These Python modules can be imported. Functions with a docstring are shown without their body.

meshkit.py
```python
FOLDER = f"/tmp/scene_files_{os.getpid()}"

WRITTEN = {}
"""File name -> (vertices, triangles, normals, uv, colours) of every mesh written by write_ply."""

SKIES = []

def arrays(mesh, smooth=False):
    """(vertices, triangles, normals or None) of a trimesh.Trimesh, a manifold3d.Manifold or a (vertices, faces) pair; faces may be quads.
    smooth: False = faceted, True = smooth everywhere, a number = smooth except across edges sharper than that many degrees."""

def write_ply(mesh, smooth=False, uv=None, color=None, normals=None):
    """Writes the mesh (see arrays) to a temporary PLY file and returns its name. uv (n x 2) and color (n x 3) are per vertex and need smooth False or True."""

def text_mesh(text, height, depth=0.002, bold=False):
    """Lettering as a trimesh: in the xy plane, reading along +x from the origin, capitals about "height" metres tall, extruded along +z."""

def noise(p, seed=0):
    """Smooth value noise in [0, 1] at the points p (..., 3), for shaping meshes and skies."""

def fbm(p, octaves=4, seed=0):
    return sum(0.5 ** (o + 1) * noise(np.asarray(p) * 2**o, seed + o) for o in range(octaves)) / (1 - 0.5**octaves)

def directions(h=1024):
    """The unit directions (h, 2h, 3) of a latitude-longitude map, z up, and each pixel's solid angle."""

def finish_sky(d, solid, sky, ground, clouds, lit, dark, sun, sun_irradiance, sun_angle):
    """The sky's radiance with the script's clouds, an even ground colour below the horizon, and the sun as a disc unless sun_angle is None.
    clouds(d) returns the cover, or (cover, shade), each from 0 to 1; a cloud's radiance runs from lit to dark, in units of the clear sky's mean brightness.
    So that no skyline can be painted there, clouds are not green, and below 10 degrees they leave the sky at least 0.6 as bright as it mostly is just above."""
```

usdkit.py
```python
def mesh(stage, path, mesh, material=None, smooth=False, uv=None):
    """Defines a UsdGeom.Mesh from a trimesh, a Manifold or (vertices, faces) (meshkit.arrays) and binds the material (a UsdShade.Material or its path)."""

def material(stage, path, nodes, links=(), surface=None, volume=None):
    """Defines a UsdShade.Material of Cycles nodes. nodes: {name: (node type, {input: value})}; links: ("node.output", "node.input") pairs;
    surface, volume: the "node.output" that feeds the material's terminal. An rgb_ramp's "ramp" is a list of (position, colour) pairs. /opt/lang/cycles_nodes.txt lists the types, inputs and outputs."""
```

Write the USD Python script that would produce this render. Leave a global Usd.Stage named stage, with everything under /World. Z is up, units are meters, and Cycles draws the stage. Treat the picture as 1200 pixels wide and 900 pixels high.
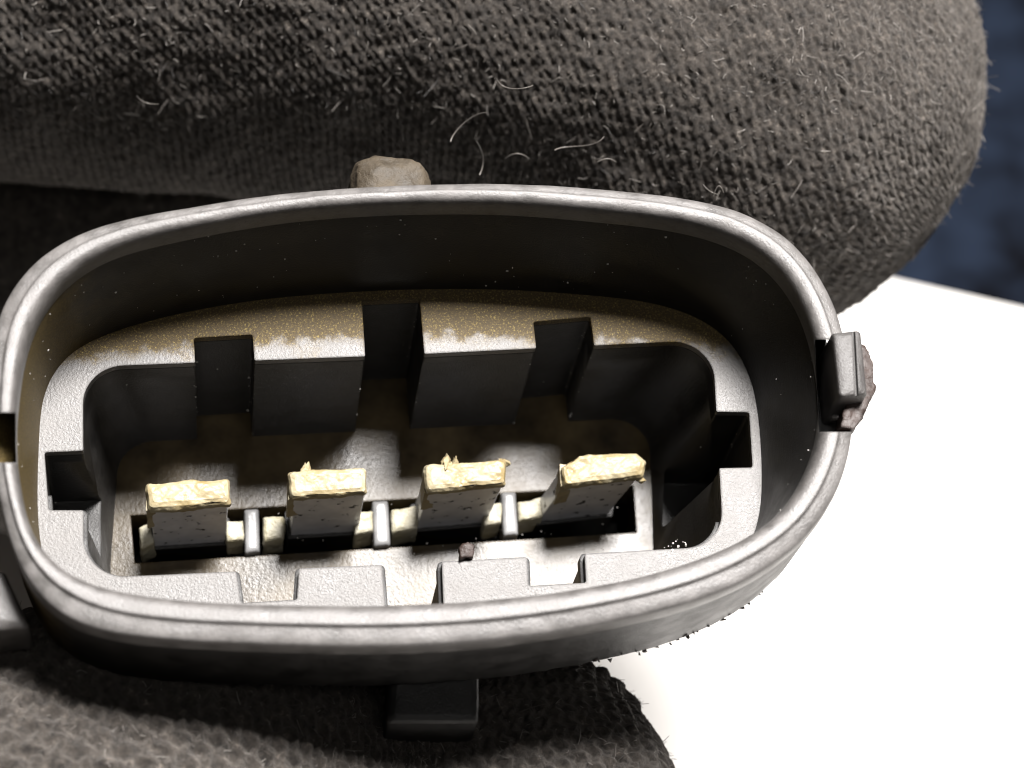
import math, random
import numpy as np
import trimesh, manifold3d
import shapely.geometry as sg
from shapely import affinity
from scipy.interpolate import CubicSpline
from scipy.ndimage import gaussian_filter
import usdkit, meshkit
from pxr import Usd, UsdGeom, UsdLux, UsdShade, Gf, Sdf, Vt

random.seed(7)
rng = np.random.default_rng(7)
stage = Usd.Stage.CreateInMemory()
UsdGeom.SetStageUpAxis(stage, UsdGeom.Tokens.z)
UsdGeom.SetStageMetersPerUnit(stage, 1.0)
UsdGeom.Xform.Define(stage, '/World')
UsdGeom.Scope.Define(stage, '/World/Looks')
MM = 0.001

# ------------------------------------------------------------------ camera
F = 2800.0                       # focal length in photograph pixels (1200 wide)
PITCH = math.radians(55)         # the camera looks down at the table
CAM = np.array([0.0, 0.0, 150.0])  # mm
RIGHT = np.array([1.0, 0, 0])
FWD = np.array([0, math.cos(PITCH), -math.sin(PITCH)])
UP = np.array([0, math.sin(PITCH), math.cos(PITCH)])
R_CAM = np.stack([RIGHT, UP, -FWD], 1)          # camera axes to world


def gf(m):
    return Gf.Matrix4d(*[float(x) for x in np.asarray(m).T.ravel()])


cam = UsdGeom.Camera.Define(stage, '/World/camera')
M = np.eye(4)
M[:3, :3] = R_CAM
M[:3, 3] = CAM * MM
cam.AddTransformOp().Set(gf(M))
cam.CreateHorizontalApertureAttr(36.0)
cam.CreateVerticalApertureAttr(27.0)
cam.CreateFocalLengthAttr(36.0 * F / 1200)
cam.CreateClippingRangeAttr(Gf.Vec2f(0.005, 20))
cam.CreateFStopAttr(75.0)
cam.CreateFocusDistanceAttr(0.0855)
cam.CreateExposureAttr(1.0)

# connector frame: X to the right, Y into the socket, Z up; its +Y axis vanishes at this pixel
VP = (260.0, 1690.0)
AX = np.array([(VP[0] - 600) / F, -(VP[1] - 450) / F, -1.0])
AX /= np.linalg.norm(AX)
EX = np.array([1.0, 0, 0]) - AX[0] * AX
EX /= np.linalg.norm(EX)
EZ = np.cross(EX, AX)
O_CAM = np.array([(490 - 600) / F, -(485 - 450) / F, -1.0]) * 80.0
R_C = R_CAM @ np.stack([EX, AX, EZ], 1)
O_W = CAM + R_CAM @ O_CAM
M_C = np.eye(4)
M_C[:3, :3] = R_C
M_C[:3, 3] = O_W * MM


def P(px, py, Y):
    """The point of the socket frame (mm) at depth Y that the camera sees at a photograph pixel."""
    r = np.array([(px - 600) / F, -(py - 450) / F, -1.0])
    t = (O_CAM @ AX + Y) / (r @ AX)
    d = r * t - O_CAM
    return np.array([d @ EX, d @ AX, d @ EZ])


def XZ(pts, Y):
    return np.array([P(x, y, Y)[[0, 2]] for x, y in pts])


def c2w(p):
    return O_W + R_C @ np.asarray(p, float)


# ------------------------------------------------------------------ lamps
def rect(name, towards, distance, w, h, L, color=(1, 1, 1), target=(0, 5, 0)):
    """A lamp panel at a direction given in the socket frame, facing the socket."""
    t = c2w(target)
    d = R_C @ (np.array(towards, float) / np.linalg.norm(towards))
    pos = t + d * distance
    z = d
    x = np.cross([0, 1, 0.01], z)
    x /= np.linalg.norm(x)
    y = np.cross(z, x)
    m = np.eye(4)
    m[:3, :3] = np.stack([x, y, z], 1)
    m[:3, 3] = pos * MM
    l = UsdLux.RectLight.Define(stage, '/World/' + name)
    l.AddTransformOp().Set(gf(m))
    l.CreateWidthAttr(w * MM)
    l.CreateHeightAttr(h * MM)
    l.CreateIntensityAttr(L)
    l.CreateColorAttr(Gf.Vec3f(*color))
    return l


rect('key_lamp', (0.20, -1, 0.46), 420, 125, 115, 78.0, (1.0, 0.965, 0.94))
rect('fill_lamp', (0.15, -1, -0.28), 420, 220, 180, 0.7, (1.0, 0.96, 0.92))

# ------------------------------------------------------------------ helpers
NAMES = {}


def numbered(parent, name):
    k = NAMES.get((parent, name), 0)
    NAMES[(parent, name)] = k + 1
    return parent + '/' + (name if k == 0 else f'{name}_{k:03d}')


def path_of(p):
    return '/World' if p is None else str(p.GetPath())


def data(o, **kw):
    for k, v in kw.items():
        if v is not None:
            o.SetCustomDataByKey({'cat': 'category'}.get(k, k), v)
    return o


def thing(name, label, cat, matrix=None, group=None):
    x = UsdGeom.Xform.Define(stage, numbered('/World', name))
    if matrix is not None:
        x.AddTransformOp().Set(gf(matrix))
    return data(x.GetPrim(), label=label, cat=cat, group=group)


def obj(name, mesh, mat, parent=None, smooth=35, **kw):
    """One mesh (mm, in its parent's frame) as one prim."""
    v, f, n = meshkit.arrays(mesh, smooth)
    p = numbered(path_of(parent), name)
    m = usdkit.mesh(stage, p, (v * MM, f), MAT[mat])
    if n is not None:
        m.CreateNormalsAttr(Vt.Vec3fArray.FromNumpy(n.astype(np.float32)))
        m.SetNormalsInterpolation('vertex')
    return data(m.GetPrim(), **kw)


def curves(name, strands, widths, mat, parent=None, **kw):
    """strands: list of (n,3) arrays in mm; widths in mm per strand."""
    p = numbered(path_of(parent), name)
    c = UsdGeom.BasisCurves.Define(stage, p)
    c.CreateTypeAttr('linear')
    pts = np.concatenate(strands) * MM
    c.CreatePointsAttr(Vt.Vec3fArray.FromNumpy(pts.astype(np.float32)))
    c.CreateCurveVertexCountsAttr(Vt.IntArray([len(s) for s in strands]))
    w = np.concatenate([np.full(len(s), a) * np.linspace(1, .55, len(s)) for s, a in zip(strands, widths)]) * MM
    c.CreateWidthsAttr(Vt.FloatArray.FromNumpy(w.astype(np.float32)))
    c.SetWidthsInterpolation('vertex')
    UsdShade.MaterialBindingAPI.Apply(c.GetPrim()).Bind(MAT[mat])
    return data(c.GetPrim(), **kw)


# ------------------------------------------------------------------ materials
MAT = {}


def mat(name, nodes, links, surface='p.BSDF'):
    MAT[name] = usdkit.material(stage, '/World/Looks/' + name, nodes, links, surface=surface)


def plastic(name, c0, c1, rough, grain, bump, spec=0.5, stain_and_light=None, bevel=0.12, coarse=900):
    """Moulded plastic: fine grain relief, uneven gloss, dust tint; c0..c1 by a blotchy noise."""
    nodes = {
        'tc': ('texture_coordinate', {}),
        'n1': ('noise_texture', {'scale': coarse, 'detail': 5.0, 'roughness': 0.6}),
        'r1': ('rgb_ramp', {'ramp': [(0.3, c0), (0.7, c1)]}),
        'n2': ('noise_texture', {'scale': grain, 'detail': 3.0, 'roughness': 0.7}),
        'mr': ('map_range', {'from_min': 0.3, 'from_max': 0.7, 'to_min': rough * 0.8, 'to_max': min(1, rough * 1.25), 'clamp': True}),
        'bv': ('bevel', {'radius': bevel * MM, 'samples': 4}),
        'b': ('bump', {'strength': bump, 'distance': 0.05 * MM}),
        'p': ('principled_bsdf', {'specular_ior_level': spec}),
    }
    links = [('tc.object', 'n1.vector'), ('tc.object', 'n2.vector'), ('n1.fac', 'r1.fac'), ('n1.fac', 'mr.value'),
             ('mr.result', 'p.roughness'), ('n2.fac', 'b.height'), ('bv.bevel', 'b.normal'), ('b.normal', 'p.normal')]
    if stain_and_light:
        # brown grime plus the top wall's shade, painted on the shelf's upper part: follows height (Z) with a ragged noise edge
        zc, zw, col, flake = stain_and_light[:4]
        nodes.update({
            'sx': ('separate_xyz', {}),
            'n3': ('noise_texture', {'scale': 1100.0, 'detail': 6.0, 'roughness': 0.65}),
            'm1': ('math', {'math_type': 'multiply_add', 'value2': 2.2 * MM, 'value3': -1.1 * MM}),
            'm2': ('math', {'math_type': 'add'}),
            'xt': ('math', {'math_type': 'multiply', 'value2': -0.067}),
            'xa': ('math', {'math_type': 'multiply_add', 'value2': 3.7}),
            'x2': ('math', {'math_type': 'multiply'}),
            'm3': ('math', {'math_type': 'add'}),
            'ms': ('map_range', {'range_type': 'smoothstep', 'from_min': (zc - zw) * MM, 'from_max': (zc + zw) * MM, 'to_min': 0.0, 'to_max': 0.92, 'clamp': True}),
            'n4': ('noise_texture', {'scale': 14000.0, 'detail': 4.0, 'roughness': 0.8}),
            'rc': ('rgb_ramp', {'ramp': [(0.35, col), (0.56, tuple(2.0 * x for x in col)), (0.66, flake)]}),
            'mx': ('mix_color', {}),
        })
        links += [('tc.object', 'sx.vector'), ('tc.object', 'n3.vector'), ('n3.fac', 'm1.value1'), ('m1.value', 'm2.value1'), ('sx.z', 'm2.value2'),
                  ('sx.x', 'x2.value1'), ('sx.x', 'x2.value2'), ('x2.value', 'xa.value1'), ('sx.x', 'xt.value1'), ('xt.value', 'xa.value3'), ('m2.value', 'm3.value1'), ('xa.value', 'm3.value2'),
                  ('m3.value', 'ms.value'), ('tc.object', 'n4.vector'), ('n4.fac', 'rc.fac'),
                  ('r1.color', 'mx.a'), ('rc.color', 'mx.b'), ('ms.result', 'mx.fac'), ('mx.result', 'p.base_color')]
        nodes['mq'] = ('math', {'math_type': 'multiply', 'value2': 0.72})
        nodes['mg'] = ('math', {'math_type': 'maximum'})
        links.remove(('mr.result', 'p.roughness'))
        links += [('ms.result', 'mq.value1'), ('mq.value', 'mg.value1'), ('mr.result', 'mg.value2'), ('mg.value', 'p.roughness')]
        if len(stain_and_light) > 4:                                # gold glow and stain, painted towards the left end instead
            nodes['xn'] = ('math', {'math_type': 'multiply', 'value2': -1.0})
            for l in (('sx.z', 'm2.value2'), ('m3.value', 'ms.value'), ('m2.value', 'm3.value1')):
                links.remove(l)
            links += [('sx.x', 'xn.value1'), ('xn.value', 'm2.value2'), ('m2.value', 'ms.value')]
            for k in ('x2', 'xa', 'xt', 'm3'):
                nodes.pop(k)
            links = [l for l in links if l[0].split('.')[0] in nodes and l[1].split('.')[0] in nodes]
    else:
        links.append(('r1.color', 'p.base_color'))
    mat(name, nodes, links)


plastic('shell_plastic', (0.006, 0.0058, 0.0055), (0.017, 0.0157, 0.0145), 0.42, 14000.0, 0.35, spec=0.35, stain_and_light=(11.6, 0.9, (0.045, 0.031, 0.009), (0.16, 0.12, 0.045), 'left'))  # the left inner wall's gold glow is painted in with its stain
plastic('rim_plastic', (0.075, 0.071, 0.068), (0.15, 0.142, 0.137), 0.39, 11000.0, 0.4, coarse=1500)
plastic('shelf_plastic', (0.10, 0.096, 0.093), (0.15, 0.143, 0.137), 0.38, 11000.0, 0.55, stain_and_light=(5.1, 0.4, (0.042, 0.026, 0.004), (0.36, 0.27, 0.07)))  # shade under the top wall is painted in with the brown grime
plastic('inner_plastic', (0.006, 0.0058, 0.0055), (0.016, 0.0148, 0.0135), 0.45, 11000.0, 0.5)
plastic('floor_plastic', (0.018, 0.013, 0.007), (0.085, 0.062, 0.030), 0.27, 6000.0, 0.25, spec=0.3, coarse=500)
plastic('tab_plastic', (0.045, 0.042, 0.041), (0.085, 0.08, 0.077), 0.45, 11000.0, 0.5)
plastic('rib_plastic', (0.012, 0.012, 0.012), (0.03, 0.029, 0.028), 0.5, 9000.0, 0.5)
plastic('lug_plastic', (0.022, 0.016, 0.009), (0.085, 0.066, 0.043), 0.6, 9000.0, 0.8)
plastic('divider_plastic', (0.16, 0.16, 0.16), (0.25, 0.25, 0.25), 0.35, 6000.0, 0.3)
plastic('corrosion', (0.27, 0.20, 0.085), (0.37, 0.33, 0.225), 0.45, 5000.0, 0.4, coarse=1000, bevel=0.02)
plastic('pale_corrosion', (0.30, 0.27, 0.17), (0.42, 0.40, 0.33), 0.5, 5000.0, 0.8, coarse=1500, bevel=0.02)
plastic('burr_plastic', (0.022, 0.014, 0.011), (0.05, 0.03, 0.024), 0.5, 6000.0, 0.6)
plastic('dust', (0.45, 0.43, 0.40), (0.7, 0.68, 0.64), 0.7, 5000.0, 0.2, bevel=0.001)
plastic('paper', (0.68, 0.665, 0.64), (0.72, 0.705, 0.68), 0.6, 3000.0, 0.05, spec=0.3, bevel=0.01, coarse=60)
plastic('navy_cloth', (0.0006, 0.0008, 0.002), (0.013, 0.019, 0.033), 0.9, 1500.0, 0.8, spec=0.05, bevel=0.01, coarse=190)

mat('blade_metal', {
    'tc': ('texture_coordinate', {}),
    'n1': ('noise_texture', {'scale': 1300.0, 'detail': 5.0, 'roughness': 0.6}),
    'r1': ('rgb_ramp', {'ramp': [(0.3, (0.62, 0.63, 0.67)), (0.7, (0.78, 0.79, 0.83))]}),
    'n2': ('noise_texture', {'scale': 2600.0, 'detail': 2.0, 'roughness': 0.5}),
    'r2': ('rgb_ramp', {'ramp': [(0.0, (0.03, 0.03, 0.03)), (0.30, (0.03, 0.03, 0.03)), (0.36, (1, 1, 1))]}),
    'mx': ('mix_color', {'blend_type': 'multiply', 'fac': 1.0}),
    'b': ('bump', {'strength': 0.8, 'distance': 0.08 * MM}),
    'p': ('principled_bsdf', {'roughness': 0.42, 'specular_ior_level': 0.6, 'metallic': 0.4}),
}, [('tc.object', 'n1.vector'), ('tc.object', 'n2.vector'), ('n1.fac', 'r1.fac'), ('n2.fac', 'r2.fac'), ('r1.color', 'mx.a'), ('r2.color', 'mx.b'), ('mx.result', 'p.base_color'), ('r2.color', 'b.height'), ('b.normal', 'p.normal')])

for nm, c0, c1 in (('knit', (0.006, 0.005, 0.0045), (0.060, 0.051, 0.043)), ):
    mat(nm, {
        'tc': ('texture_coordinate', {}),
        'n1': ('noise_texture', {'scale': 2300.0, 'detail': 6.0, 'roughness': 0.8}),
        'r1': ('rgb_ramp', {'ramp': [(0.36, c0), (0.60, c1), (0.70, (0.24, 0.205, 0.175))]}),
        'n2': ('noise_texture', {'scale': 9000.0, 'detail': 4.0, 'roughness': 0.8, 'distortion': 1.0}),
        'b': ('bump', {'strength': 0.9, 'distance': 0.1 * MM}),
        'p': ('principled_bsdf', {'roughness': 0.75, 'specular_ior_level': 0.3, 'sheen_weight': 0.2, 'sheen_roughness': 0.5, 'sheen_tint': (1, 0.93, 0.86)}),
    }, [('tc.object', 'n1.vector'), ('tc.object', 'n2.vector'), ('n1.fac', 'r1.fac'), ('r1.color', 'p.base_color'), ('n2.fac', 'b.height'), ('b.normal', 'p.normal')])
mat('fuzz', {'p': ('principled_bsdf', {'base_color': (0.10, 0.09, 0.08), 'roughness': 0.45, 'specular_ior_level': 0.4})}, [])
for nm, c in (('fuzz_dark', (0.03, 0.027, 0.025)), ('fuzz_light', (0.26, 0.24, 0.22))):
    mat(nm, {'p': ('principled_bsdf', {'base_color': c, 'roughness': 0.4, 'specular_ior_level': 0.5})}, [])
mat('fibre', {'p': ('principled_bsdf', {'base_color': (0.17, 0.155, 0.14), 'roughness': 0.4, 'specular_ior_level': 0.5})}, [])

# ------------------------------------------------------------------ setting: white sheet on a dark table
def table_point(px, py, z=0.0):
    r = R_CAM @ np.array([(px - 600) / F, -(py - 450) / F, -1.0])
    t = (z - CAM[2]) / r[2]
    return CAM + r * t


TZ = 30.0      # height of the sheet above the cloth's table
e0, e1 = table_point(1125, 345, TZ), table_point(1200, 362, TZ)
ed = (e1 - e0)[:2] / np.linalg.norm((e1 - e0)[:2])
en = np.array([-ed[1], ed[0]])                    # away from the viewer
if en[1] < 0:
    en = -en
a, b = e0[:2] - ed * 160, e0[:2] + ed * 170
poly = sg.Polygon([a, b, b - en * 260, a - en * 260]).buffer(4).buffer(-4).buffer(-3).buffer(3)
sheet = trimesh.creation.extrude_polygon(poly, 3.0)
sheet.apply_translation([0, 0, TZ - 3.0])
o = obj('white_board', sheet, 'paper', None, 20, label='overexposed smooth white board lying flat below the connector', cat='board')

xs, ys = np.meshgrid(np.linspace(-500, 700, 300), np.linspace(-300, 900, 300), indexing='ij')
zs = 14 * meshkit.fbm(np.stack([xs / 40, ys / 60, 0 * xs], -1), 4, 5) - 7
d = (np.stack([xs, ys], -1) - e0[:2]) @ en
zs = np.where(d < 15, np.minimum(zs, TZ - 24), zs)
idx = np.arange(300 * 300).reshape(300, 300)
q = np.stack([idx[:-1, :-1], idx[1:, :-1], idx[1:, 1:], idx[:-1, 1:]], -1).reshape(-1, 4)
obj('ground', (np.stack([xs, ys, zs], -1).reshape(-1, 3), q), 'navy_cloth', None, True, kind='structure', label='dark navy cloth surface beyond the white board', cat='ground')

# ------------------------------------------------------------------ connector
conn = thing('electrical_connector', 'black plastic oval electrical connector socket with four corroded terminal pins, held between gloved fingers', 'connector', M_C)

A_PX = [(500, 212), (400, 217), (300, 227), (200, 243), (100, 267), (48, 296), (15, 332), (-8, 385), (-14, 450), (-12, 520), (-2, 580), (14, 640), (42, 692), (84, 726), (150, 743), (300, 753), (450, 756), (600, 746), (750, 720), (850, 690), (920, 650), (965, 605), (992, 550), (1003, 490), (998, 420), (978, 350), (942, 292), (900, 258), (850, 238), (750, 222), (640, 213)]
B_PX = [(500, 250), (400, 254), (300, 265), (200, 284), (120, 308), (65, 350), (35, 405), (24, 460), (20, 530), (28, 590), (45, 640), (82, 678), (150, 700), (300, 713), (450, 714), (600, 705), (750, 680), (850, 646), (905, 610), (940, 560), (958, 500), (956, 440), (946, 395), (925, 348), (880, 302), (820, 277), (700, 259), (600, 251)]
L_PX = [(500, 339), (400, 343), (300, 352), (200, 370), (130, 390), (82, 415), (54, 455), (46, 510), (44, 570), (48, 640), (72, 705), (140, 752), (300, 770), (500, 766), (700, 742), (800, 706), (860, 665), (886, 620), (893, 560), (890, 500), (880, 445), (850, 395), (790, 362), (700, 347), (600, 340)]
YL, YB = 5.3, 12.5
CEN = np.array([0.0, 0.0])


def polar(pts):
    """Dense closed spline through the points (XZ), as radius against angle."""
    p = np.vstack([pts, pts[:1]])
    s = np.r_[0, np.cumsum(np.linalg.norm(np.diff(p, axis=0), axis=1))]
    c = CubicSpline(s, p, bc_type='periodic')(np.linspace(0, s[-1], 4000, endpoint=False))
    c = gaussian_filter(c, (25, 0), mode='wrap')
    th = np.arctan2(c[:, 1], c[:, 0])
    o = np.argsort(th)
    return th[o], np.hypot(c[:, 0], c[:, 1])[o]


pa = polar(XZ(A_PX, 0.0))
pb = polar(XZ(B_PX, 0.9))
pl = polar(XZ(L_PX, YL))
N = 420
aa = np.linspace(-np.pi, np.pi, 6001)
ra = np.interp(aa, *pa, period=2 * np.pi)
s = np.r_[0, np.cumsum(np.hypot(np.diff(ra * np.cos(aa)), np.diff(ra * np.sin(aa))))]
TH = np.interp(np.linspace(0, s[-1], N, endpoint=False), s, aa)
RA, RB, RL = (np.interp(TH, *q, period=2 * np.pi) for q in (pa, pb, pl))


def ring(r, Y, jitter=0.0):
    Yv = np.full(N, Y) if np.ndim(Y) == 0 else Y
    return np.stack([r * np.cos(TH), Yv, r * np.sin(TH)], 1)


wob = lambda k, s: (meshkit.fbm(np.stack([np.cos(TH) * k, np.sin(TH) * k, 0 * TH + s], 1), 3, 11) - .5)
mixr = lambda t: RB + (RA - RB) * t
rings = [ring(RL, 6.2), ring(RL, 5.2)]
for t in (0.25, 0.5, 0.75):
    rings.append(ring(RL + (RB - RL) * t, 5.2 + (1.0 - 5.2) * t))
rings += [ring(RB + .02, 1.0), ring(RB + .12, .8), ring(RA - .12, .8), ring(RA - .03 + .03 * wob(16, 9), 1.0),
          ring(RA - .05 + .06 * wob(14, 7), 2.2), ring(RA - .12 + .10 * wob(20, 8), 4.9), ring(RA - .22 + .10 * wob(30, 8), 5.25), ring(RA - .9, 5.45), ring(RA - 1.1, 6.4), ring(RL + .2, 6.7), ring(RL, 6.6)]
rim_prof = [(.0, .95), (.015, .60), (.04, .36), (.09, .19), (.15, .10), (.22, .05), (.32, .02), (.50, .0), (.545, .015), (.57, .07), (.59, .11), (.63, .12), (.78, .145), (.93, .18), (.97, .24), (.99, .36), (1.0, .60)]
rim_rings = [ring(RB + .03, 1.12)] + [ring(mixr(t) + (.03 * wob(16, 9 + t) if t > .9 else 0), y + .07 * wob(10, 3 + 2 * t)) for t, y in rim_prof] + [ring(RA + .05 * wob(16, 9), 1.0), ring(RA - .1, 1.12)]


def torus(rings):
    V = np.concatenate(rings)
    K = len(rings)
    ii = np.arange(K * N).reshape(K, N)
    jj = np.roll(ii, -1, 1)
    kk, ll = np.roll(ii, -1, 0), np.roll(jj, -1, 0)
    Q = np.stack([ii, jj, ll, kk], -1).reshape(-1, 4)
    tm = trimesh.Trimesh(V, np.vstack([Q[:, [0, 1, 2]], Q[:, [0, 2, 3]]]), process=False)
    if tm.volume < 0:
        tm.invert()
    return tm


to_m = lambda t: manifold3d.Manifold(manifold3d.Mesh(np.asarray(t.vertices, np.float32), np.asarray(t.faces, np.uint32)))


def frm(m):
    g = m.to_mesh()
    return trimesh.Trimesh(g.vert_properties[:, :3], g.tri_verts, process=False)


def prism(px, Y0, Y1, Yref=None, taper=0.0):
    """A polygon seen at pixels (at depth Yref) made solid along the socket's axis from Y0 to Y1."""
    p = sg.Polygon(XZ(px, Y0 if Yref is None else Yref)) if not isinstance(px, sg.Polygon) else px
    m = trimesh.creation.extrude_polygon(p, Y1 - Y0, engine='earcut')
    v = m.vertices
    m.vertices = np.stack([v[:, 0], v[:, 2] + Y0, v[:, 1]], 1)
    if m.volume < 0:
        m.invert()
    return m


def rbox(px, Y0, Y1, r=0.12, Yref=None):
    """Like prism, with rounded edges."""
    p = sg.Polygon(XZ(px, Y0 if Yref is None else Yref))
    layers = []
    for q, y in ((r, 0), (r * .3, r * .3), (0, r)):
        layers.append((p.buffer(-q, join_style=1), y))
    pts = []
    for pl_, y in layers:
        for y_ in (Y0 + y, Y1 - y):
            c = np.array(pl_.buffer(-r * .6).buffer(r * .6).exterior.coords)
            pts.append(np.stack([c[:, 0], np.full(len(c), y_), c[:, 1]], 1))
    return trimesh.convex.convex_hull(np.vstack(pts))


shell, rim = to_m(torus(rings)), to_m(torus(rim_rings))
# the wall is cut away for the side tabs
def wedge(inner, outer, Yi, Yo):
    """A cut whose floor falls from the outer pair of pixels to the inner pair."""
    return to_m(trimesh.convex.convex_hull(np.array([P(x, y, -1) for x, y in inner + outer] + [P(x, y, Yi) for x, y in inner] + [P(x, y, Yo) for x, y in outer])))


cut = wedge([(955, 398), (960, 506)], [(1050, 398), (1050, 506)], 2.2, .9) + wedge([(18, 484), (19, 542)], [(-60, 484), (-60, 542)], 2.2, .3)
obj('shell', frm(shell - cut), 'shell_plastic', conn, 40)
obj('rim', frm(rim - cut), 'rim_plastic', conn, 40, label='scuffed pale grey rounded rim around the socket mouth')

main = sg.Polygon(XZ([(97, 430), (470, 416), (835, 398), (848, 640), (470, 661), (98, 678)], YL)).buffer(-1.45).buffer(1.45, quad_segs=12)
notch = lambda q, r=.10: sg.Polygon(XZ(q, YL)).buffer(-r).buffer(r)
notches = [notch(q) for q in ([(227, 396), (296, 392), (300, 445), (230, 445)], [(424, 353), (492, 350), (499, 435), (429, 435)], [(625, 377), (692, 371), (699, 425), (630, 425)], [(810, 482), (878, 483), (882, 548), (810, 549)],
                              [(57, 598), (52, 530), (125, 527), (128, 598)], [(274, 650), (282, 707), (348, 703), (352, 645)], [(446, 645), (452, 719), (520, 716), (517, 640)], [(617, 635), (619, 687), (687, 683), (684, 630)])]
H = main
for q in notches:
    H = H.union(q)
H = H.buffer(.06).buffer(-.12).buffer(.06)
lc = np.stack([(RL + .35) * np.cos(TH), (RL + .35) * np.sin(TH)], 1)
shelf = prism(sg.Polygon(lc).difference(H), YL, YL + .34)
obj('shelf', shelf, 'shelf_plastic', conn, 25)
wall_out = H.buffer(.75).buffer(.6).buffer(-.6)
def hull(*layers):
    return trimesh.convex.convex_hull(np.vstack([[P(x, y, Y) for x, y in px] for px, Y in layers]))


x0, x1 = P(146, 600, YB)[0], P(748, 600, YB)[0]
z0, z1 = main.bounds[1], main.bounds[3]
deep = main.intersection(sg.box(x0, z0, x1, z1)).buffer(-1.4).buffer(1.4, quad_segs=12)
ring3 = lambda p, Y: np.array([[x, Y, z] for x, z in p.exterior.coords])
cav = to_m(trimesh.convex.convex_hull(np.vstack([ring3(main.buffer(.003), YL + .7), ring3(main.buffer(.003), YL + 1.3), ring3(deep, YB + .05), ring3(deep, YB + 2.5)])))
for k, q in enumerate(notches):
    cav = cav + to_m(prism(q.buffer(.003), YL + .5, 10.2 if k == 4 else YB - .02 if k == 3 else YB + 2.5))
iw = (to_m(prism(wall_out, YL + .9, YB + 1.6)) - cav) + to_m(prism(wall_out.difference(H.buffer(-.13).union(sg.box(-40, P(400, 590, YL)[2], 40, 40).intersection(H))), YL + .36, YL + .92))
obj('body', prism(wall_out.buffer(.3).intersection(sg.box(-40, -40, P(560, 700, YB)[0], 40)), YB + 5.2, YB + 9), 'shell_plastic', conn, 25)
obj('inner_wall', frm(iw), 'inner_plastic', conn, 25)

# back wall with the long slot that the pins stand in
slot = sg.Polygon(XZ([(153, 604), (742, 569), (746, 624), (158, 660)], YB))
back = wall_out.buffer(-.1)
obj('back_wall', prism(back.difference(slot), YB, YB + 1.6), 'floor_plastic', conn, 25)
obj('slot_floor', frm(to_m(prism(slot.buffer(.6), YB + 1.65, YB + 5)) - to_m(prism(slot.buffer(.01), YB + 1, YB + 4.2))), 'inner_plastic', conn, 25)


def lumpy(m, amp, scale, seed, edge=0.07):
    m = m.copy()
    v, f = trimesh.remesh.subdivide_to_size(m.vertices, m.faces, edge, max_iter=12)
    m = trimesh.Trimesh(v, f)
    m.merge_vertices()
    n = m.vertex_normals
    k = meshkit.fbm(m.vertices * scale + seed * 7.3, 4, seed) - .5
    k2 = meshkit.fbm(m.vertices * scale * 3.1 + seed * 3.3, 3, seed + 50) - .5
    m.vertices = m.vertices + n * (amp * (2 * k + .7 * k2))[:, None]
    return m


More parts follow.
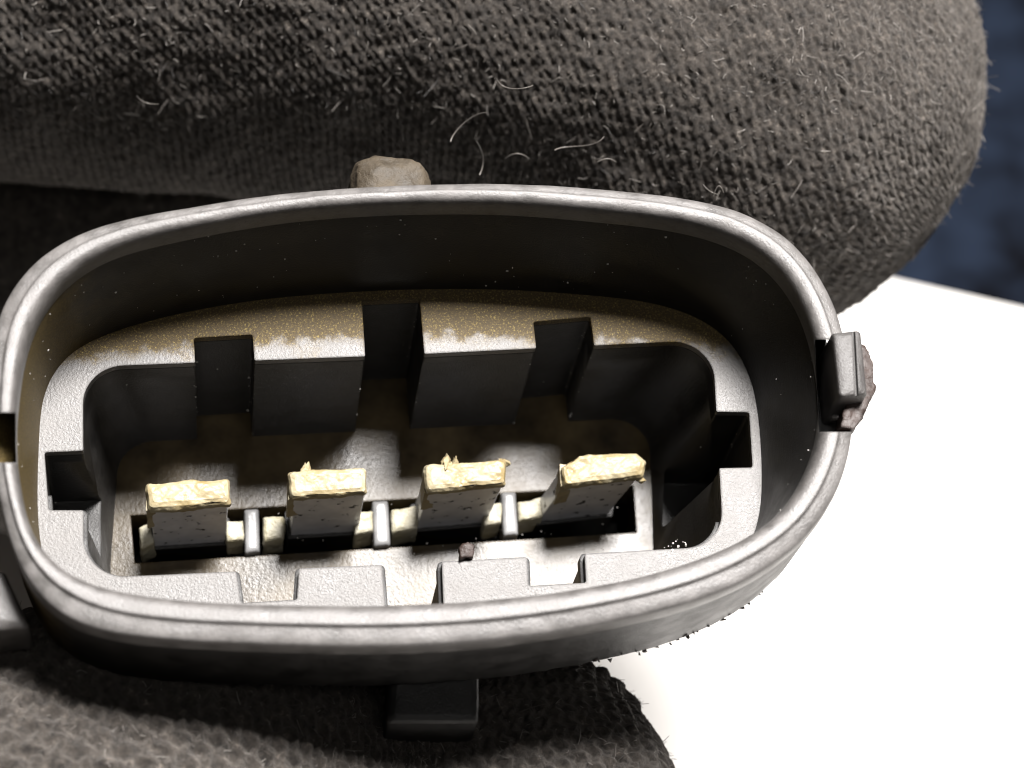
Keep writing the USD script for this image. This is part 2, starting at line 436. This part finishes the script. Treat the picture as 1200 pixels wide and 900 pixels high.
# four blades: tip outline at the tip's depth, running down to the slot
YT = 8.5
pins = [
    ([(173, 566), (266, 561), (268, 588), (176, 594)], 'corroded pin tip with flat ragged top edge', [], 1),
    ([(340, 553), (427, 549), (429, 576), (343, 581)], 'corroded pin tip with one small spike', [(358, 545, .30)], 2),
    ([(500, 545), (590, 540), (592, 566), (503, 573)], 'corroded pin tip with two ragged spikes', [(524, 537, .36), (535, 539, .3), (588, 538, .16)], 3),
    ([(660, 545), (680, 533), (745, 531), (755, 540), (752, 556), (664, 566)], 'rounded corroded pin tip with a drooping right end', [(750, 556, .16)], 4),
]
for q, lab, spikes, sd in pins:
    c = np.array(q, float)
    pin = UsdGeom.Xform.Define(stage, numbered(path_of(conn), 'terminal_pin')).GetPrim()
    poly = sg.Polygon(XZ(q, YT))
    blade = prism(poly.buffer(-.1).buffer(.06), YT + .25, YB + .42)
    lean = {3: .05, 4: .14}.get(sd, 0.0)                  # the last two pins are bent a little
    if lean:
        blade.vertices = blade.vertices - np.array([[lean, 0, 0]]) * (blade.vertices[:, 1:2] - YT)
    obj('blade', lumpy(blade, .03, 2.2, sd, .18), 'blade_metal', pin, 40)
    cap = rbox([((x - c[:, 0].mean()) * 1.05 + c[:, 0].mean(), (y - c[:, 1].mean()) * 1.1 + c[:, 1].mean()) for x, y in q], YT, YT + .6, .2)
    cap = lumpy(cap, .14, .95, sd + 10, .05)
    parts = [cap]
    for (sx, sy, hh) in spikes:
        t = P(sx, sy, YT + .25)
        for _ in range(3):
            q_ = rng.normal(size=(9, 3)) * [.13, .14, .11] * (.7 + hh)
            q_ = np.vstack([q_, [[rng.normal() * .05, 0, hh * rng.uniform(.8, 1.35)]]])
            chip = trimesh.convex.convex_hull(q_)
            chip.apply_translation(t + np.array([rng.normal() * .13, rng.uniform(-.05, .2), -hh * .62]))
            parts.append(lumpy(chip, .05, 4, sd + 20, .06))
    obj('corroded_tip', trimesh.util.concatenate(parts), 'corrosion', pin, 50, label=lab)
    sleeve = prism(poly.buffer(.10), YB + .30, YB + 4.3)  # black sleeve added to give the slot's shade at the pin's base
    if lean:
        sleeve.vertices = sleeve.vertices - np.array([[lean * (YB - YT), 0, 0]])
    obj('shade_sleeve', sleeve, 'inner_plastic', pin, 25)
    # crust running down the left flank
    w = c[:, 0].min()
    fl = prism([(w - 2, c[-1, 1] - 26), (w + 12, c[-1, 1] - 26), (w + 12, c[-1, 1] - 3), (w - 2, c[-1, 1])], YT + .4, YT + 2.2, YT)
    obj('corroded_flank', lumpy(fl, .07, 1.6, sd + 30, .12), 'corrosion', pin, 50)

for k, q in enumerate([[(163, 618), (176, 612), (182, 636), (165, 642)], [(264, 610), (286, 608), (286, 632), (266, 634)], [(308, 606), (334, 603), (332, 630), (309, 634)], [(414, 600), (437, 598), (437, 622), (416, 626)],
                       [(458, 596), (492, 592), (490, 618), (460, 624)], [(566, 590), (588, 588), (588, 612), (568, 616)], [(606, 588), (640, 580), (636, 604), (608, 610)]]):
    obj('pin_shoulder', lumpy(rbox(q, YB - .5, YB + 1.2, .12), .08, 1.8, 70 + k, .09), 'pale_corrosion', conn, 50)
for q in ([(286, 596), (303, 595), (305, 646), (287, 648)], [(436, 586), (455, 585), (458, 638), (438, 640)], [(587, 576), (605, 575), (608, 626), (590, 628)]):
    m = lumpy(rbox(q, YB - .35, YB + 1.0, .16), .02, 1.5, 5, .12)
    obj('divider', m, 'divider_plastic', conn, 50)

# outside: lug above, rib below, side tabs
lug = rbox([(411, 196), (418, 181), (440, 174), (480, 175), (500, 183), (506, 198), (506, 244), (411, 248)], 1.8, 4.2, .75)
obj('locating_lug', lumpy(lug, .14, 1.2, 3, .2), 'lug_plastic', conn, 50, label='dusty brown grey lug on top of the rim')
obj('bottom_rib', lumpy(rbox([(462, 735), (562, 732), (561, 846), (453, 846)], 5.0, 8.5, .25), .05, .8, 4, .3), 'rib_plastic', conn, 50)
tab = rbox([(975, 388), (1010, 384), (1018, 462), (983, 466)], -.35, 3.4, .24)
groove = prism([(998, 370), (1001, 370), (1007, 480), (1003.5, 480)], -1, -.2, -.35)
obj('side_tab', frm(to_m(tab) - to_m(groove)), 'tab_plastic', conn, 40)
obj('moulding_flash', lumpy(prism([(1004, 398), (1014, 404), (1022, 425), (1024, 446), (1029, 454), (1018, 470), (1014, 484), (1000, 503), (985, 500), (1000, 440)], .4, 1.4, .4), .10, 2.6, 9, .12), 'burr_plastic', conn, 50, label='ragged reddish brown flash edge')
obj('side_wing', rbox([(-60, 660), (5, 668), (36, 735), (-20, 740), (-60, 720)], 2.4, 5.0, .3), 'rim_plastic', conn, 40)
obj('moulding_burr', lumpy(rbox([(538, 640), (548, 634), (557, 640), (554, 652), (540, 654)], YL - .25, YL + .3, .05), .1, 3, 12, .06), 'burr_plastic', conn, 50)

# ------------------------------------------------------------------ the gloved hand
hand = thing('gloved_hand', 'dark grey knitted glove, forefinger above and thumb below gripping the connector', 'gloved hand', M_C)


def finger(name, ctrl, rad, sect, n_u, n_v, seed, expo=2.3, tip=0.9, u_win=None, wale=.52, course=.40, slant=.35, amp=.06):
    """A knitted finger: a tube along ctrl (mm) with a blunt tip at the last point; knit loops and fluff are relief in the mesh."""
    c = np.array(ctrl)
    s = np.r_[0, np.cumsum(np.linalg.norm(np.diff(c, axis=0), axis=1))]
    cs, rs = CubicSpline(s, c), CubicSpline(s, rad)
    L = s[-1]
    R_end = float(rs(L))
    # along the tube, then round the tip
    S = L + R_end * tip
    u = np.concatenate([np.linspace(0, u_win, int(n_u * .12), endpoint=False), np.linspace(u_win, S - 1e-4, n_u)])
    centre = cs(np.minimum(u, L))
    t = cs(np.minimum(u, L), 1)
    t /= np.linalg.norm(t, axis=1, keepdims=True)
    over = np.clip((u - L) / (R_end * tip), 0, 1)
    centre = centre + t * (over * R_end * tip)[:, None]
    r = rs(np.minimum(u, L)) * (1 - over ** expo) ** (1 / expo)
    ref = np.array([0, -1.0, 0])
    b1 = ref - (t @ ref)[:, None] * t
    b1 /= np.linalg.norm(b1, axis=1, keepdims=True)      # towards the viewer
    b2 = np.cross(t, b1)
    ph = np.linspace(0, 2 * np.pi, n_v, endpoint=False)
    ph = ph - .45 * np.sin(ph)                            # denser on the seen side
    dirs = np.cos(ph)[None, :, None] * b1[:, None] + np.sin(ph)[None, :, None] * sect * b2[:, None]
    p = centre[:, None] + r[:, None, None] * dirs
    nrm = np.cross(np.gradient(p, axis=0), np.roll(p, -1, 1) - np.roll(p, 1, 1))
    nrm /= np.maximum(np.linalg.norm(nrm, axis=2, keepdims=True), 1e-9)
    if (nrm * dirs).sum() < 0:
        nrm = -nrm
    # large folds first, then the knit
    p = p + nrm * (1.3 * (meshkit.fbm(p / 5.5 + seed, 3, seed) - .5))[..., None]
    uu = u[:, None] + 0 * ph[None]
    vv = (float(rs(L)) * ph)[None] + 0 * uu
    w1 = meshkit.fbm(p / 1.4 + seed, 3, seed + 1) - .5
    uu, vv = uu + .3 * w1, vv + .3 * (meshkit.fbm(p / 1.4 + seed + 9, 3, seed + 2) - .5)
    a_ = vv / wale + slant * uu / wale
    tri_ = np.abs((a_ % 1) - .5) * 2                      # V of each stitch
    row = np.cos(2 * np.pi * (uu / course - .55 * tri_))
    col = np.cos(2 * np.pi * a_)
    h = amp * row * (.65 + .35 * tri_) - .04 * (col > .72) * (col - .72) / .28 + .26 * (meshkit.fbm(p * 3.1, 4, seed + 4) - .5) + .12 * (meshkit.fbm(p * 9.0, 2, seed + 6) - .5)
    p = p + nrm * h[..., None]
    n0, n1 = p.shape[:2]
    idx = np.arange(n0 * n1).reshape(n0, n1)
    jx = np.roll(idx, -1, 1)
    q = np.stack([idx[:-1], jx[:-1], jx[1:], idx[1:]], -1).reshape(-1, 4)
    f = np.vstack([q[:, [0, 1, 2]], q[:, [0, 2, 3]]])
    m = trimesh.Trimesh(p.reshape(-1, 3), f, process=False)
    if (np.einsum('ijk,ijk->ij', m.face_normals[:100].reshape(1, -1, 3), nrm[:1, :1].repeat(100, 1)).mean()) < 0:
        m.invert()
    obj(name, m, 'knit', hand, True)
    return p, nrm, t, u


def fluff(name, p, nrm, parent, n, seed, lo, hi, wmm, length, material='fuzz'):
    g = np.random.default_rng(seed)
    i = g.integers(lo, hi, n)
    seen = np.where(nrm[(lo + hi) // 2, :, 1] < .35)[0]
    j = seen[g.integers(0, len(seen), n)]
    base, nn = p[i, j], nrm[i, j]
    tgt = g.normal(size=(n, 3))
    tgt -= (tgt * nn).sum(1, keepdims=True) * nn
    tgt /= np.linalg.norm(tgt, axis=1, keepdims=True) + 1e-9
    l = (length * g.gamma(3, .33, n))[:, None]
    k = g.normal(size=(n, 3)) * .35
    up = g.uniform(.1, .6, n)[:, None]
    pts = np.stack([base - nn * .03 + (tgt * (1 - up) + nn * up * (1 - .6 * q) + k * q * q) * l * q for q in (0, .33, .66, 1)], 1)
    curves(name, list(pts), wmm * g.uniform(.6, 1.4, n), material, parent, kind='stuff')


YI = 12.0
px_mm = lambda px, py, Y: np.array(P(px, py, Y))
ip, inn, it, iu = finger('forefinger', [px_mm(-900, -230, YI + 4), px_mm(-400, -150, YI + 1.5), px_mm(100, -88, YI + 2.5), px_mm(500, -45, YI + 1), px_mm(860, 100, YI + .5)], [12.0, 11.6, 11.2, 10.8, 10.3], 1.0, 620, 560, 21, 2.25, 1.0, 18.0)
tp, tn, tt, tu = finger('thumb', [px_mm(-800, 1300, 22), px_mm(-400, 1180, 18), px_mm(0, 1085, 13.5), px_mm(300, 1045, 15), px_mm(545, 1012, 15.5)], [12.5, 12, 11.2, 9.8, 8.4], 1.0, 480, 480, 43, 2.6, 1.0, 18.0, .8, .5, .7, .10)
curled = [px_mm(-700, 330, 34), px_mm(-250, 330, 34), px_mm(60, 330, 34), px_mm(420, 360, 36)]
obj('middle_finger', lumpy(trimesh.util.concatenate([trimesh.convex.convex_hull(np.vstack([trimesh.creation.icosphere(3, r_).vertices + c_ for r_, c_ in ((12.5, a_), (12, b_))])) for a_, b_ in zip(curled[:-1], curled[1:])]), .35, .5, 6, 1.2), 'knit', hand, True)
palm = trimesh.convex.convex_hull(np.vstack([trimesh.creation.icosphere(2, r_).vertices + c_ for r_, c_ in ((12, px_mm(-900, -420, 16)), (15, px_mm(-1300, 300, 30)), (14, px_mm(-1350, 900, 30)), (12.3, px_mm(-800, 1300, 16)), (14, px_mm(-1300, 300, 60)))]))
obj('palm', lumpy(palm, .5, .3, 5, 3.0), 'knit', hand, True)
for k, (m_, wd, n_) in enumerate((('fuzz_dark', .026, 15000), ('fuzz', .024, 13000), ('fuzz_light', .026, 9000))):
    fluff('fluff', ip, inn, hand, n_, 5 + k, 120, ip.shape[0] - 1, wd, .27, m_)
    fluff('fluff', tp, tn, hand, n_ // 3, 15 + k, 90, tp.shape[0] - 1, wd, .27, m_)

# single fibres that stand out from the knit
for pts in ([(582, 92), (592, 102), (608, 104), (625, 100)], [(528, 166), (536, 152), (552, 138), (570, 132)], [(562, 205), (566, 185), (558, 165)], [(650, 176), (668, 172), (690, 170), (708, 160)],
            [(592, 186), (606, 180), (620, 186)], [(824, 216), (832, 224), (842, 228)], [(836, 230), (842, 218), (848, 226)], [(160, 112), (170, 120), (186, 122)], [(700, 190), (712, 186), (722, 190)], [(330, 178), (338, 190), (336, 200)]):
    out = []
    for x_, y_ in pts:
        Yh = 12.0
        base = P(x_, y_, Yh)
        d = ip[:, :, [0, 2]] - base[[0, 2]]
        near = (d ** 2).sum(2) + np.where(inn[:, :, 1] < 0.3, 0, 1e3)
        i_, j_ = np.unravel_index(near.argmin(), near.shape)
        for _ in range(3):
            base = P(x_, y_, ip[i_, j_, 1] - .25)
            near = ((ip[:, :, [0, 2]] - base[[0, 2]]) ** 2).sum(2) + np.where(inn[:, :, 1] < 0.3, 0, 1e3)
            i_, j_ = np.unravel_index(near.argmin(), near.shape)
        out.append(base)
    out = np.array(out)
    tt_ = np.arange(len(out))
    curves('loose_fibre', [CubicSpline(tt_, out)(np.linspace(0, tt_[-1], 14))], [.045], 'fibre', hand)

# ------------------------------------------------------------------ dust in and on the socket
grains = []
ico = trimesh.creation.icosphere(0, 1.0)


def grain(c, r):
    g_ = ico.copy()
    g_.vertices = g_.vertices * rng.uniform(.5, 1.3, 3) * r * rng.uniform(.7, 1.2, (12, 1)) + c
    grains.append(g_)


hx = np.array(H.exterior.coords)
for _ in range(170):                                     # on the cavity's walls
    k = rng.integers(len(hx) - 1)
    q = hx[k] + (hx[k + 1] - hx[k]) * rng.random()
    grain(np.array([q[0], rng.uniform(YL + 1, YB), q[1]]), rng.choice([.02, .03, .045], p=[.6, .3, .1]))
for _ in range(150):                                     # on the inside of the outer wall
    k = rng.integers(N)
    f_ = rng.random()
    r_ = RB[k] + (RL[k] - RB[k]) * f_
    grain(np.array([r_ * np.cos(TH[k]), 1 + f_ * 4.2, r_ * np.sin(TH[k])]), rng.choice([.02, .03, .045], p=[.6, .3, .1]))
for _ in range(34):                                      # white crumbs along the shelf's right end
    x_, y_ = rng.normal((877, 628), (7, 16)) if rng.random() < .55 else rng.normal((800, 640), (16, 3))
    grain(P(x_, y_, YL - .01), rng.choice([.02, .03, .055], p=[.5, .35, .15]))
for x_, y_ in rng.uniform((150, 590), (740, 660), (60, 2)):
    grain(P(x_, y_, YB - .01), .03)
burrs = []
for k in range(26):                                      # ragged flash along the shell's lower right edge
    x_, y_ = 700 + 215 * rng.random(), 0
    th_ = math.atan2(-(7.0 - (x_ - 700) / 215 * 3.2), (x_ - 490) / 34)
    r_ = np.interp(th_, TH, RA) - .16
    q_ = rng.normal(size=(7, 3)) * [.045, .09, .04]
    m_ = trimesh.convex.convex_hull(np.vstack([q_, [[math.cos(th_) * .10, 0, math.sin(th_) * .10 * rng.uniform(.3, 1.7)]]]))
    m_.apply_translation([r_ * math.cos(th_), rng.uniform(4.6, 5.25), r_ * math.sin(th_)])
    burrs.append(m_)
obj('edge_burrs', trimesh.util.concatenate(burrs), 'burr_plastic', conn, False, kind='stuff')
obj('dust_specks', trimesh.util.concatenate(grains), 'dust', conn, False, kind='stuff')
